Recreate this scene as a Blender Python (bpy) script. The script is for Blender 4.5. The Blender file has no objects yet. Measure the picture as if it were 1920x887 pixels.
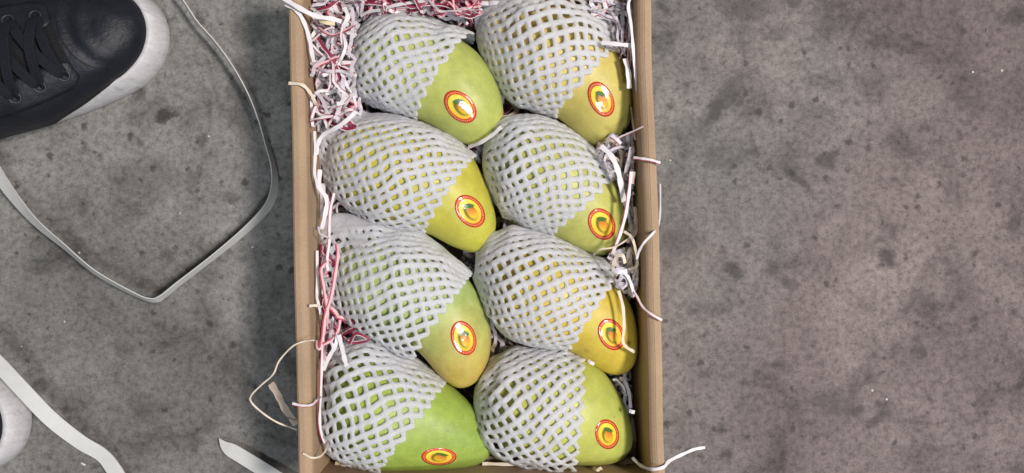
import bpy, math, random
from mathutils import Vector, Matrix, noise
from mathutils.bvhtree import BVHTree
R = random.Random(7)
PI = math.pi
C = bpy.context.scene.collection

# ------------------------------------------------------------------ camera
CAMH = 0.54                      # metres above the floor
FPX = 1387.0                     # focal length in photograph pixels (1920 wide)
cam_d = bpy.data.cameras.new('camera'); cam = bpy.data.objects.new('camera', cam_d); C.objects.link(cam)
cam_d.sensor_width = 36; cam_d.lens = 36 * FPX / 1920
cam_d.clip_start = 0.02; cam_d.clip_end = 50
cam.location = (0, 0, CAMH); cam.rotation_euler = (0, 0, 0)
bpy.context.scene.camera = cam
def at(x, y, z=0.0):
    """photograph pixel -> the point of the place at height z"""
    k = (CAMH - z) / FPX
    return Vector(((x - 960) * k, (443.5 - y) * k, z))

# ------------------------------------------------------------------ light
w = bpy.data.worlds.new('World'); bpy.context.scene.world = w; w.use_nodes = True
bg = w.node_tree.nodes['Background']; bg.inputs[0].default_value = (0.90, 0.95, 1.0, 1); bg.inputs[1].default_value = 0.12
def area(name, loc, target, size, power, col):
    d = bpy.data.lights.new(name, 'AREA'); d.shape = 'DISK'; d.size = size; d.energy = power; d.color = col
    o = bpy.data.objects.new(name, d); C.objects.link(o); o.location = loc
    o.rotation_euler = (Vector(target) - Vector(loc)).to_track_quat('-Z', 'Y').to_euler()
    return o
area('key_light', (0.92, 0.06, 1.58), (0, 0, 0), 0.30, 33, (1.0, 0.93, 0.88))
area('fill_light', (0.27, -0.76, 1.6), (-0.05, 0, 0), 0.30, 9.5, (0.86, 0.93, 1.0))
vs = bpy.context.scene.view_settings
vs.view_transform = 'Standard'; vs.look = 'None'; vs.gamma = 1; vs.exposure = 0.0; vs.use_curve_mapping = False

# ------------------------------------------------------------------ helpers
def mesh(name, verts, faces, mats, smooth=True, parent=None, uvs=None, midx=None):
    me = bpy.data.meshes.new(name); me.from_pydata([tuple(v) for v in verts], [], faces)
    for m in (mats if isinstance(mats, (list, tuple)) else [mats]): me.materials.append(m)
    if midx: me.polygons.foreach_set('material_index', midx)
    if smooth: me.polygons.foreach_set('use_smooth', [True] * len(me.polygons))
    if uvs:
        l = me.uv_layers.new(name='UVMap'); flat = []
        for lp in me.loops: flat.extend(uvs[lp.vertex_index])
        l.data.foreach_set('uv', flat)
    me.update()
    o = bpy.data.objects.new(name, me); C.objects.link(o)
    if parent: o.parent = parent
    return o
def tag(o, label=None, cat=None, group=None, kind=None):
    if label: o['label'] = label
    if cat: o['category'] = cat
    if group: o['group'] = group
    if kind: o['kind'] = kind
    return o
def empty(name, loc=(0, 0, 0)):
    o = bpy.data.objects.new(name, None); C.objects.link(o); o.location = loc; o.empty_display_size = 0.02
    return o
def local(o, parent):
    """parent without moving (parents here only carry a translation)"""
    o.parent = parent; o.location = Vector(o.location) - Vector(parent.location); return o
def crom(P, n, closed=False):
    """Catmull-Rom through P (Vectors or tuples), n samples per span"""
    P = [Vector(p) for p in P]; out = []; m = len(P); spans = m if closed else m - 1
    for i in range(spans):
        if closed: a, b, c, d = P[(i - 1) % m], P[i], P[(i + 1) % m], P[(i + 2) % m]
        else:
            b, c = P[i], P[i + 1]; a = P[i - 1] if i else b * 2 - c; d = P[i + 2] if i + 2 < m else c * 2 - b
        for k in range(n):
            t = k / n
            out.append(0.5 * ((2 * b) + (c - a) * t + (2 * a - 5 * b + 4 * c - d) * t * t + (3 * b - a - 3 * c + d) * t ** 3))
    if not closed: out.append(P[-1].copy())
    return out
def tube(pts, rad, k=7, cap=True, V=None, F=None, flat=1.0):
    V = [] if V is None else V; F = [] if F is None else F
    base = len(V); n = len(pts); prev = None
    for i, p in enumerate(pts):
        T = (pts[min(i + 1, n - 1)] - pts[max(i - 1, 0)]).normalized()
        if prev is None: N = T.cross(Vector((0.1, 0.2, 1))).normalized()
        else: N = (prev - T * prev.dot(T)).normalized()
        prev = N; B = T.cross(N); r = rad[i] if isinstance(rad, (list, tuple)) else rad
        for j in range(k):
            a = 2 * PI * j / k; V.append(p + N * (math.cos(a) * r) + B * (math.sin(a) * r * flat))
    for i in range(n - 1):
        for j in range(k):
            a = base + i * k + j; b = base + i * k + (j + 1) % k; F.append((a, b, b + k, a + k))
    if cap:
        F.append(tuple(base + j for j in range(k))[::-1]); F.append(tuple(base + (n - 1) * k + j for j in range(k)))
    return V, F

# ------------------------------------------------------------------ materials
def mat(name):
    m = bpy.data.materials.new(name); m.use_nodes = True; nt = m.node_tree
    return m, nt, nt.nodes['Principled BSDF']
def N(nt, t, **kw):
    n = nt.nodes.new(t)
    for k, v in kw.items():
        if k.startswith('i_'):
            key = k[2:]; n.inputs[int(key) if key.isdigit() else key.replace('_', ' ')].default_value = v
        else: setattr(n, k, v)
    return n
def ramp(nt, fac, stops):
    r = nt.nodes.new('ShaderNodeValToRGB'); e = r.color_ramp.elements
    e[0].position, e[0].color = stops[0][0], (*stops[0][1], 1)
    e[1].position, e[1].color = stops[-1][0], (*stops[-1][1], 1)
    for p, c in stops[1:-1]:
        x = e.new(p); x.color = (*c, 1)
    nt.links.new(fac, r.inputs[0]); return r.outputs[0]
def mix(nt, f, a, b, mode='MIX'):
    m = nt.nodes.new('ShaderNodeMix'); m.data_type = 'RGBA'; m.blend_type = mode
    for s, v in ((m.inputs[0], f), (m.inputs[6], a), (m.inputs[7], b)):
        if isinstance(v, bpy.types.NodeSocket): nt.links.new(v, s)
        elif isinstance(v, (int, float)): s.default_value = v
        else: s.default_value = (*v, 1)
    return m.outputs[2]
def mth(nt, op, a, b=0.0, c=None, clamp=False):
    m = nt.nodes.new('ShaderNodeMath'); m.operation = op; m.use_clamp = clamp
    for i, v in enumerate((a, b, c)):
        if v is None: continue
        if isinstance(v, bpy.types.NodeSocket): nt.links.new(v, m.inputs[i])
        else: m.inputs[i].default_value = v
    return m.outputs[0]
def noise_n(nt, co, scale, detail=4, rough=0.55, dist=0.0):
    n = N(nt, 'ShaderNodeTexNoise'); n.inputs['Scale'].default_value = scale; n.inputs['Detail'].default_value = detail
    n.inputs['Roughness'].default_value = rough; n.inputs['Distortion'].default_value = dist
    nt.links.new(co, n.inputs['Vector']); return n.outputs[0]
def bump(nt, b, h, strength, dist):
    n = N(nt, 'ShaderNodeBump'); n.inputs['Strength'].default_value = strength; n.inputs['Distance'].default_value = dist
    nt.links.new(h, n.inputs['Height']); nt.links.new(n.outputs[0], b.inputs['Normal'])
def gray(v): return (v, v, v)

def concrete():
    m, nt, b = mat('concrete'); co = N(nt, 'ShaderNodeNewGeometry').outputs['Position']
    big = noise_n(nt, co, 5.5, 3, 0.5, 0.3); mid = noise_n(nt, co, 24, 5, 0.6, 0.5)
    fine = noise_n(nt, co, 210, 6, 0.72); gr = noise_n(nt, co, 900, 4, 0.7)
    c = ramp(nt, big, [(0.32, (0.142, 0.135, 0.132)), (0.5, (0.200, 0.192, 0.188)), (0.68, (0.256, 0.248, 0.241))])
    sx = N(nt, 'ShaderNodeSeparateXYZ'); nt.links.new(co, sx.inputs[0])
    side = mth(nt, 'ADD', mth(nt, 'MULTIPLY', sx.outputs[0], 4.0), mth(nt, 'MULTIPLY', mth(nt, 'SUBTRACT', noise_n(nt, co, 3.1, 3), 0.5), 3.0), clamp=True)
    c = mix(nt, side, mix(nt, 1.0, c, (1.09, 1.10, 1.075), 'MULTIPLY'), mix(nt, 1.0, c, (0.80, 0.69, 0.69), 'MULTIPLY'))  # dimming of the light toward the right painted into the concrete, with mauve tint
    c = mix(nt, 0.75, c, ramp(nt, mid, [(0.32, gray(0.22)), (0.46, gray(0.46)), (0.72, gray(0.66))]), 'OVERLAY')
    c = mix(nt, 0.85, c, ramp(nt, fine, [(0.30, gray(0.22)), (0.5, gray(0.50)), (0.72, gray(0.72))]), 'OVERLAY')
    c = mix(nt, 0.5, c, ramp(nt, gr, [(0.3, gray(0.3)), (0.7, gray(0.7))]), 'OVERLAY')
    wn = N(nt, 'ShaderNodeTexNoise'); wn.inputs['Scale'].default_value = 75; wn.inputs['Detail'].default_value = 6; wn.inputs['Roughness'].default_value = 0.7; nt.links.new(co, wn.inputs['Vector'])
    wa = N(nt, 'ShaderNodeVectorMath', operation='MULTIPLY_ADD'); nt.links.new(wn.outputs['Color'], wa.inputs[0]); wa.inputs[1].default_value = (0.022, 0.022, 0)
    wb = N(nt, 'ShaderNodeVectorMath', operation='ADD'); nt.links.new(co, wa.inputs[2]); nt.links.new(wa.outputs[0], wb.inputs[0]); wb.inputs[1].default_value = (-0.011, -0.011, 0)
    warp = wb.outputs[0]
    # dark pits and greasy spots in three sizes
    def spots(scale, th, soft, darkness, nz, jit=14.0):
        nonlocal c
        j = N(nt, 'ShaderNodeTexNoise'); j.inputs['Scale'].default_value = scale * 1.9; j.inputs['Detail'].default_value = 3
        nt.links.new(co, j.inputs['Vector'])
        ad = N(nt, 'ShaderNodeVectorMath', operation='MULTIPLY_ADD'); nt.links.new(j.outputs['Color'], ad.inputs[0])
        ad.inputs[1].default_value = (0.8 / scale,) * 3; nt.links.new(co, ad.inputs[2])
        v = N(nt, 'ShaderNodeTexVoronoi'); v.inputs['Scale'].default_value = scale; nt.links.new(ad.outputs[0], v.inputs['Vector'])
        pick = N(nt, 'ShaderNodeSeparateColor'); nt.links.new(v.outputs['Color'], pick.inputs[0])
        rad = mth(nt, 'MULTIPLY', mth(nt, 'SUBTRACT', pick.outputs[0], nz), th)
        f = mth(nt, 'MULTIPLY', mth(nt, 'SUBTRACT', rad, v.outputs['Distance']), 1 / soft, clamp=True)
        f = mth(nt, 'MULTIPLY', mth(nt, 'MAXIMUM', f, 0.0), darkness, clamp=True)
        c = mix(nt, f, c, (0.06, 0.053, 0.05))
    spots(15, 0.62, 0.40, 0.42, 0.35)
    spots(42, 0.66, 0.20, 0.66, 0.46)
    spots(120, 0.85, 0.20, 0.78, 0.50)
    spots(75, 0.80, 0.22, 0.55, 0.55)
    spots(330, 0.9, 0.3, 0.35, 0.45)
    # the larger stains, each where it lies on the slab
    for (px, py, rx, ry, rot, dk) in [(308,218,22,9,-35,.95),(376,262,13,11,0,.6),(280,330,60,32,0,.30),(432,366,16,13,20,.5),(311,476,13,11,0,.55),(150,385,22,10,60,.35),(235,655,22,12,0,.35),(290,765,30,12,0,.3),
        (395,795,14,20,0,.4),(390,595,30,18,30,.25),(1388,14,50,20,5,.55),(1352,190,60,14,-55,.55),(1345,205,16,24,20,.5),(1552,296,26,9,-40,.7),(1496,338,30,8,40,.65),(1636,162,28,30,0,.42),(1662,480,13,13,0,.75),(1829,600,10,10,0,.85),(1376,506,14,12,0,.7),
        (1555,755,44,20,10,.45),(1640,790,10,14,20,.5),(1820,190,34,16,10,.4),(1905,30,22,14,0,.7),(1900,410,10,30,0,.5),(1345,300,30,16,0,.35),(1458,60,24,14,0,.4),(1455,680,12,10,0,.55),(1275,455,40,24,0,.4),(1720,560,26,18,0,.3),
        (452,170,22,70,0,.42),(470,60,30,24,20,.35),(120,470,60,14,35,.3)]:
        p = at(px, py, 0); k_ = CAMH / FPX
        mp = N(nt, 'ShaderNodeMapping', vector_type='TEXTURE'); nt.links.new(warp, mp.inputs[0])
        mp.inputs['Location'].default_value = (p.x, p.y, 0); mp.inputs['Rotation'].default_value = (0, 0, math.radians(-rot)); mp.inputs['Scale'].default_value = (rx * k_ * 1.5, ry * k_ * 1.5, 1)
        ln = N(nt, 'ShaderNodeVectorMath', operation='LENGTH'); nt.links.new(mp.outputs[0], ln.inputs[0])
        f = mth(nt, 'MULTIPLY', mth(nt, 'MULTIPLY', mth(nt, 'SUBTRACT', 1.0, ln.outputs['Value']), 1.8, clamp=True), dk * 0.95)
        c = mix(nt, f, c, (0.052, 0.047, 0.045))
    # pale grit
    v = N(nt, 'ShaderNodeTexVoronoi'); v.inputs['Scale'].default_value = 95; nt.links.new(co, v.inputs['Vector'])
    p = N(nt, 'ShaderNodeSeparateColor'); nt.links.new(v.outputs['Color'], p.inputs[0])
    f = mth(nt, 'MULTIPLY', mth(nt, 'LESS_THAN', v.outputs['Distance'], 0.075), mth(nt, 'GREATER_THAN', p.outputs[0], 0.96))
    c = mix(nt, mth(nt, 'MULTIPLY', f, 0.7), c, (0.7, 0.69, 0.66))
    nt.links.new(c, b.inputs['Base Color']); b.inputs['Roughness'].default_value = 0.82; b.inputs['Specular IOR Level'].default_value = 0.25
    h = mth(nt, 'ADD', mth(nt, 'MULTIPLY', fine, 0.7), mth(nt, 'MULTIPLY', mid, 1.2))
    bump(nt, b, h, 0.35, 0.0015); return m
def cardboard():
    m, nt, b = mat('cardboard'); co = N(nt, 'ShaderNodeNewGeometry').outputs['Position']
    mp = N(nt, 'ShaderNodeMapping'); nt.links.new(co, mp.inputs[0]); mp.inputs['Scale'].default_value = (1, 0.12, 1)
    n1 = noise_n(nt, mp.outputs[0], 300, 4, 0.6); n2 = noise_n(nt, co, 22, 4, 0.6); n3 = noise_n(nt, co, 1200, 2)
    c = ramp(nt, n1, [(0.3, (0.395, 0.275, 0.176)), (0.7, (0.403, 0.282, 0.182))])
    c = mix(nt, 0.5, c, ramp(nt, n2, [(0.3, gray(0.38)), (0.7, gray(0.6))]), 'OVERLAY')
    c = mix(nt, 0.25, c, ramp(nt, n3, [(0.3, gray(0.3)), (0.7, gray(0.7))]), 'OVERLAY')
    nt.links.new(c, b.inputs['Base Color']); b.inputs['Roughness'].default_value = 0.72; b.inputs['Specular IOR Level'].default_value = 0.3
    bump(nt, b, mth(nt, 'ADD', n2, mth(nt, 'MULTIPLY', n3, 0.5)), 0.15, 0.0006); return m
def foam():
    m, nt, b = mat('foam_net'); co = N(nt, 'ShaderNodeNewGeometry').outputs['Position']
    n1 = noise_n(nt, co, 900, 3, 0.7); n2 = noise_n(nt, co, 3000, 2, 0.7)
    c = ramp(nt, n1, [(0.3, (0.79, 0.795, 0.865)), (0.7, (0.89, 0.895, 0.95))])
    nt.links.new(c, b.inputs['Base Color']); b.inputs['Roughness'].default_value = 0.55; b.inputs['Specular IOR Level'].default_value = 0.35
    b.inputs['Subsurface Weight'].default_value = 1.0; b.inputs['Subsurface Radius'].default_value = (0.0035, 0.0035, 0.0035); b.inputs['Subsurface Scale'].default_value = 1.0
    bump(nt, b, mth(nt, 'ADD', n1, n2), 0.5, 0.0008)
    tr = N(nt, 'ShaderNodeBsdfTranslucent'); nt.links.new(c, tr.inputs[0]); ms = N(nt, 'ShaderNodeMixShader'); ms.inputs[0].default_value = 0.30
    nt.links.new(b.outputs[0], ms.inputs[1]); nt.links.new(tr.outputs[0], ms.inputs[2]); nt.links.new(ms.outputs[0], nt.nodes['Material Output'].inputs[0]); return m
def skin(name, ca, cb, d, off, k, cc=None, noise_amt=0.35):
    """mango skin: ca blends to cb along direction d (m), blotches and pale pores"""
    m, nt, b = mat(name); co = N(nt, 'ShaderNodeNewGeometry').outputs['Position']
    dp = N(nt, 'ShaderNodeVectorMath', operation='DOT_PRODUCT'); nt.links.new(co, dp.inputs[0]); dp.inputs[1].default_value = d
    n1 = noise_n(nt, co, 38, 3, 0.5, 0.4); n2 = noise_n(nt, co, 140, 4, 0.6)
    t = mth(nt, 'MULTIPLY', mth(nt, 'SUBTRACT', dp.outputs['Value'], off), k)
    t = mth(nt, 'ADD', t, mth(nt, 'MULTIPLY', mth(nt, 'SUBTRACT', n1, 0.5), noise_amt * 4)); t = mth(nt, 'ADD', t, 0.5, clamp=True)
    c = mix(nt, t, ca, cb)
    if cc: c = mix(nt, mth(nt, 'MULTIPLY', mth(nt, 'SUBTRACT', noise_n(nt, co, 55, 2), 0.56), 5.0, clamp=True), c, cc)
    c = mix(nt, 0.5, c, ramp(nt, noise_n(nt, co, 60, 5, 0.65), [(0.3, gray(0.38)), (0.7, gray(0.60))]), 'OVERLAY')
    c = mix(nt, 0.5, c, ramp(nt, n2, [(0.3, gray(0.38)), (0.7, gray(0.62))]), 'OVERLAY')
    c = mix(nt, 0.08, c, (0.34, 0.31, 0.20)); c = mix(nt, 1.0, c, (0.91, 0.88, 0.86), 'MULTIPLY')
    v = N(nt, 'ShaderNodeTexVoronoi'); v.inputs['Scale'].default_value = 420; nt.links.new(co, v.inputs['Vector'])
    c = mix(nt, mth(nt, 'MULTIPLY', mth(nt, 'LESS_THAN', v.outputs['Distance'], 0.20), 0.17), c, (0.75, 0.75, 0.40))
    v2 = N(nt, 'ShaderNodeTexVoronoi'); v2.inputs['Scale'].default_value = 75; nt.links.new(co, v2.inputs['Vector'])
    p = N(nt, 'ShaderNodeSeparateColor'); nt.links.new(v2.outputs['Color'], p.inputs[0])
    f = mth(nt, 'MULTIPLY', mth(nt, 'LESS_THAN', v2.outputs['Distance'], 0.07), mth(nt, 'GREATER_THAN', p.outputs[0], 0.90))
    c = mix(nt, mth(nt, 'MULTIPLY', f, 0.4), c, (0.20, 0.15, 0.05))
    nt.links.new(c, b.inputs['Base Color']); b.inputs['Roughness'].default_value = 0.46; b.inputs['Specular IOR Level'].default_value = 0.42
    b.inputs['Subsurface Weight'].default_value = 0.12; b.inputs['Subsurface Radius'].default_value = (0.004, 0.004, 0.001); b.inputs['Subsurface Scale'].default_value = 1.0
    bump(nt, b, mth(nt, 'ADD', n2, mth(nt, 'MULTIPLY', v.outputs['Distance'], 0.3)), 0.12, 0.0008); return m
def sticker_mat():
    """flat print: red ring, yellow field, ripe fruit with leaf; uv in -1..1 about the centre"""
    m, nt, b = mat('sticker_print'); uv = N(nt, 'ShaderNodeUVMap').outputs[0]
    s = N(nt, 'ShaderNodeSeparateXYZ'); nt.links.new(uv, s.inputs[0]); x, y = s.outputs[0], s.outputs[1]
    def sq(a): return mth(nt, 'MULTIPLY', a, a)
    def ell(cx, cy, rx, ry, rot=0.0):
        dx = mth(nt, 'SUBTRACT', x, cx); dy = mth(nt, 'SUBTRACT', y, cy); cs, sn = math.cos(rot), math.sin(rot)
        a = mth(nt, 'ADD', mth(nt, 'MULTIPLY', dx, cs / rx), mth(nt, 'MULTIPLY', dy, sn / rx))
        c = mth(nt, 'ADD', mth(nt, 'MULTIPLY', dx, -sn / ry), mth(nt, 'MULTIPLY', dy, cs / ry))
        return mth(nt, 'SQRT', mth(nt, 'ADD', sq(a), sq(c)))
    def inside(e, soft=0.12): return mth(nt, 'MULTIPLY', mth(nt, 'SUBTRACT', 1.0, e), 1 / soft, clamp=True)
    r = mth(nt, 'SQRT', mth(nt, 'ADD', sq(x), sq(y)))
    yel = ramp(nt, mth(nt, 'ADD', mth(nt, 'MULTIPLY', y, 0.5), 0.5), [(0.0, (0.93, 0.52, 0.05)), (0.6, (0.92, 0.68, 0.06)), (0.95, (0.70, 0.78, 0.08))])
    c = yel
    fr = ramp(nt, ell(0.25, 0.22, 0.75, 0.75), [(0.0, (0.60, 0.12, 0.03)), (0.5, (0.74, 0.30, 0.04)), (1.0, (0.84, 0.60, 0.04))])
    c = mix(nt, mth(nt, 'MULTIPLY', inside(ell(-0.02, -0.07, 0.50, 0.58), 0.25), 0.9), c, (0.10, 0.10, 0.012))
    c = mix(nt, inside(ell(0.06, -0.16, 0.42, 0.46), 0.4), c, fr)
    leaf = inside(ell(0.17, 0.27, 0.46, 0.17, -0.42), 0.3)
    c = mix(nt, leaf, c, (0.08, 0.16, 0.03))
    c = mix(nt, mth(nt, 'MULTIPLY', mth(nt, 'SUBTRACT', r, 0.735), 40.0, clamp=True), c, (0.62, 0.045, 0.012))
    nt.links.new(c, b.inputs['Base Color']); b.inputs['Roughness'].default_value = 0.17; b.inputs['Specular IOR Level'].default_value = 0.8
    b.inputs['Coat Weight'].default_value = 1.0; b.inputs['Coat Roughness'].default_value = 0.13
    co = N(nt, 'ShaderNodeNewGeometry').outputs['Position']; bump(nt, b, noise_n(nt, co, 160, 2), 0.35, 0.0012)
    return m
def plain(name, col, rough=0.5, spec=0.4, nscale=400, namt=0.3, bmp=0.2, bd=0.0005):
    m, nt, b = mat(name); co = N(nt, 'ShaderNodeNewGeometry').outputs['Position']; n1 = noise_n(nt, co, nscale, 4, 0.6)
    c = mix(nt, namt, col, ramp(nt, n1, [(0.3, gray(0.3)), (0.7, gray(0.7))]), 'OVERLAY')
    nt.links.new(c, b.inputs['Base Color']); b.inputs['Roughness'].default_value = rough; b.inputs['Specular IOR Level'].default_value = spec
    bump(nt, b, n1, bmp, bd); return m
def paper(name, col, edge=None, side=0.78, edge2=None):
    """cut printed paper: uv.x runs across the strip, so a band of it can carry print"""
    m, nt, b = mat(name); co = N(nt, 'ShaderNodeNewGeometry').outputs['Position']
    s = N(nt, 'ShaderNodeSeparateXYZ'); nt.links.new(N(nt, 'ShaderNodeUVMap').outputs[0], s.inputs[0])
    n1 = noise_n(nt, co, 60, 3); c = mix(nt, 0.2, col, ramp(nt, n1, [(0.3, gray(0.35)), (0.7, gray(0.65))]), 'OVERLAY')
    if edge: c = mix(nt, mth(nt, 'MULTIPLY', mth(nt, 'SUBTRACT', s.outputs[0], side), 30.0, clamp=True), c, edge)
    if edge2: c = mix(nt, mth(nt, 'MULTIPLY', mth(nt, 'SUBTRACT', 0.2, s.outputs[0]), 30.0, clamp=True), c, edge2)
    nt.links.new(c, b.inputs['Base Color']); b.inputs['Roughness'].default_value = 0.55
    b.inputs['Specular IOR Level'].default_value = 0.3; return m
M_conc = concrete(); M_card = cardboard(); M_foam = foam(); M_stick = sticker_mat()
M_letter = plain('sticker_lettering', (0.85, 0.60, 0.28), 0.3, namt=0.0, bmp=0.0)
P_WHITE = paper('white_paper', (0.74, 0.71, 0.735))
P_LILAC = paper('lilac_paper', (0.60, 0.55, 0.60))
P_CREAM = paper('cream_paper', (0.74, 0.64, 0.52))
P_TAN = paper('tan_paper', (0.50, 0.41, 0.34), (0.62, 0.5, 0.42))
P_REDEDGE = paper('white_paper_red_edge', (0.76, 0.70, 0.72), (0.38, 0.045, 0.09), 0.76)
P_PINK = paper('pink_paper_red_edge', (0.74, 0.47, 0.49), (0.42, 0.05, 0.10), 0.62)
P_RED = paper('crimson_paper_white_edge', (0.27, 0.03, 0.07), (0.76, 0.68, 0.69), 0.80)
P_YEL = paper('yellow_paper', (0.78, 0.66, 0.42))
PAPERS = [P_WHITE, P_LILAC, P_CREAM, P_TAN, P_REDEDGE, P_PINK, P_RED, P_YEL]
M_strap = plain('plastic_strap', (0.68, 0.68, 0.665), 0.38, 0.5, 90, 0.25, 0.15)
M_rubber = plain('white_rubber', (0.52, 0.51, 0.52), 0.6, 0.3, 120, 0.4, 0.12, 0.0005)
def scuffed_rubber():
    m, nt, b = mat('white_rubber'); co = N(nt, 'ShaderNodeNewGeometry').outputs['Position']
    mp = N(nt, 'ShaderNodeMapping'); nt.links.new(co, mp.inputs[0]); mp.inputs['Rotation'].default_value = (0, 0, 0.7); mp.inputs['Scale'].default_value = (1, 2.6, 1)
    n1 = noise_n(nt, mp.outputs[0], 95, 6, 0.7, 0.8); n2 = noise_n(nt, co, 420, 4, 0.7)
    c = ramp(nt, n1, [(0.27, (0.36, 0.35, 0.35)), (0.40, (0.58, 0.57, 0.58)), (0.60, (0.68, 0.67, 0.69))])
    c = mix(nt, 0.3, c, ramp(nt, n2, [(0.3, gray(0.40)), (0.7, gray(0.60))]), 'OVERLAY')
    nt.links.new(c, b.inputs['Base Color']); b.inputs['Roughness'].default_value = 0.6; bump(nt, b, n2, 0.15, 0.0004); return m
M_rubber = scuffed_rubber()
M_leather = plain('black_leather', (0.011, 0.013, 0.020), 0.52, 0.38, 85, 0.6, 0.55, 0.0022)
M_lace = plain('black_lace', (0.014, 0.016, 0.022), 0.85, 0.2, 900, 0.6, 0.6, 0.0008)
M_eyelet = plain('dark_metal', (0.035, 0.037, 0.042), 0.45, 0.5, 300, 0.2, 0.1)
M_sock = plain('dark_knit', (0.02, 0.02, 0.022), 0.9, 0.1, 700, 0.6, 0.6, 0.001)

# ------------------------------------------------------------------ floor
def grid(name, x0, x1, y0, y1, z, m):
    return mesh(name, [(x0, y0, z), (x1, y0, z), (x1, y1, z), (x0, y1, z)], [(0, 1, 2, 3)], m, smooth=False)
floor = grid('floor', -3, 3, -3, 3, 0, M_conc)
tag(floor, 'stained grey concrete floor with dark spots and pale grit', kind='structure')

# ------------------------------------------------------------------ cardboard box
BH = 0.085; TH = 0.0088
# rim corners (outer) seen in the photograph, carried past the frame
oL0, oL1 = at(538, -50, BH), at(559, 935, BH); oR0, oR1 = at(1221, -50, BH), at(1250, 935, BH)
ctr = (oL0 + oL1 + oR0 + oR1) / 4
box = empty('cardboard_box', (ctr.x, ctr.y, 0.001))
tag(box, 'open tan cardboard tray with thick folded walls holding eight mangoes', 'box')
def inset(p, q, n, d): return p + n * d, q + n * d
def wall(name, a, b, inward, h=BH, th=TH, z0=0.001):
    """a rolled-over double wall from a to b: rounded ridge, crease line on top, slight unevenness"""
    L = (b - a); n = 60; V = []; F = []
    prof = [(0, z0), (0, h - 0.0022), (0.0006, h - 0.0008), (0.0018, h), (0.40 * th / 0.0088 * 0.0088, h + 0.0001), (0.0040, h - 0.0003), (0.0046, h + 0.0001),
            (th - 0.0020, h - 0.0004), (th - 0.0007, h - 0.0014), (th, h - 0.003), (th, z0)]
    prof = [(0, z0), (0, h - 0.0024), (0.0005, h - 0.0009), (0.0017, h - 0.0001), (0.0046, h - 0.0001), (0.0050, h - 0.0004), (0.0055, h - 0.0005),
            (th - 0.0016, h - 0.0015), (th - 0.0004, h - 0.0028), (th, h - 0.0045), (th, z0)]
    for i in range(n + 1):
        p = a + L * (i / n)
        wob = noise.noise(Vector((i * 0.09, a.x * 50, 0))) * 0.0011; hz = noise.noise(Vector((i * 0.15, a.y * 40, 3))) * 0.0006
        for d, z in prof:
            q = p + inward * (d + wob); V.append((q.x - box.location.x, q.y - box.location.y, (z + (hz if z > 0.02 else 0)) - box.location.z))
    k = len(prof)
    for i in range(n):
        for j in range(k - 1): F.append((i * k + j, i * k + j + 1, (i + 1) * k + j + 1, (i + 1) * k + j))
        F.append((i * k + k - 1, i * k, (i + 1) * k, (i + 1) * k + k - 1))
    F.append(tuple(range(k))[::-1]); F.append(tuple(n * k + j for j in range(k)))
    o = mesh(name, V, F, M_card, smooth=False, parent=box); return o
z = Vector((0, 0, 0))
def flat(v): return Vector((v.x, v.y, 0))
oL0, oL1, oR0, oR1 = map(flat, (oL0, oL1, oR0, oR1))
dl = (oL0 - oL1).normalized(); inL = Vector((dl.y, -dl.x, 0)); dr = (oR0 - oR1).normalized(); inR = Vector((-dr.y, dr.x, 0))
wall('side_wall', oL1, oL0, inL); wall('side_wall', oR1, oR0, inR)
db = (oR1 - oL1).normalized(); inB = Vector((-db.y, db.x, 0))
BOTTOM_IN = 26 * 0  # rim of the lower end wall lies just below the frame
e0 = oL1 + dl * 0.0005 + inL * (TH + 0.0002); e1 = oR1 + dr * 0.0005 + inR * (TH + 0.0002)
wall('end_wall', e0, e1, inB, h=BH - 0.0015)
t0 = oL0 - dl * 0.0005 + inL * (TH + 0.0002); t1 = oR0 - dr * 0.0005 + inR * (TH + 0.0002)
wall('end_wall', t1, t0, -inB, h=BH - 0.0015)
bx = box.location
q = [e0, e1, t1, t0]
V = [(p.x - bx.x, p.y - bx.y, 0.0012) for p in q] + [(p.x - bx.x, p.y - bx.y, 0.0042) for p in q]
mesh('base', V, [(3, 2, 1, 0), (4, 5, 6, 7), (0, 1, 5, 4), (1, 2, 6, 5), (2, 3, 7, 6), (3, 0, 4, 7)], M_card, smooth=False, parent=box)

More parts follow.
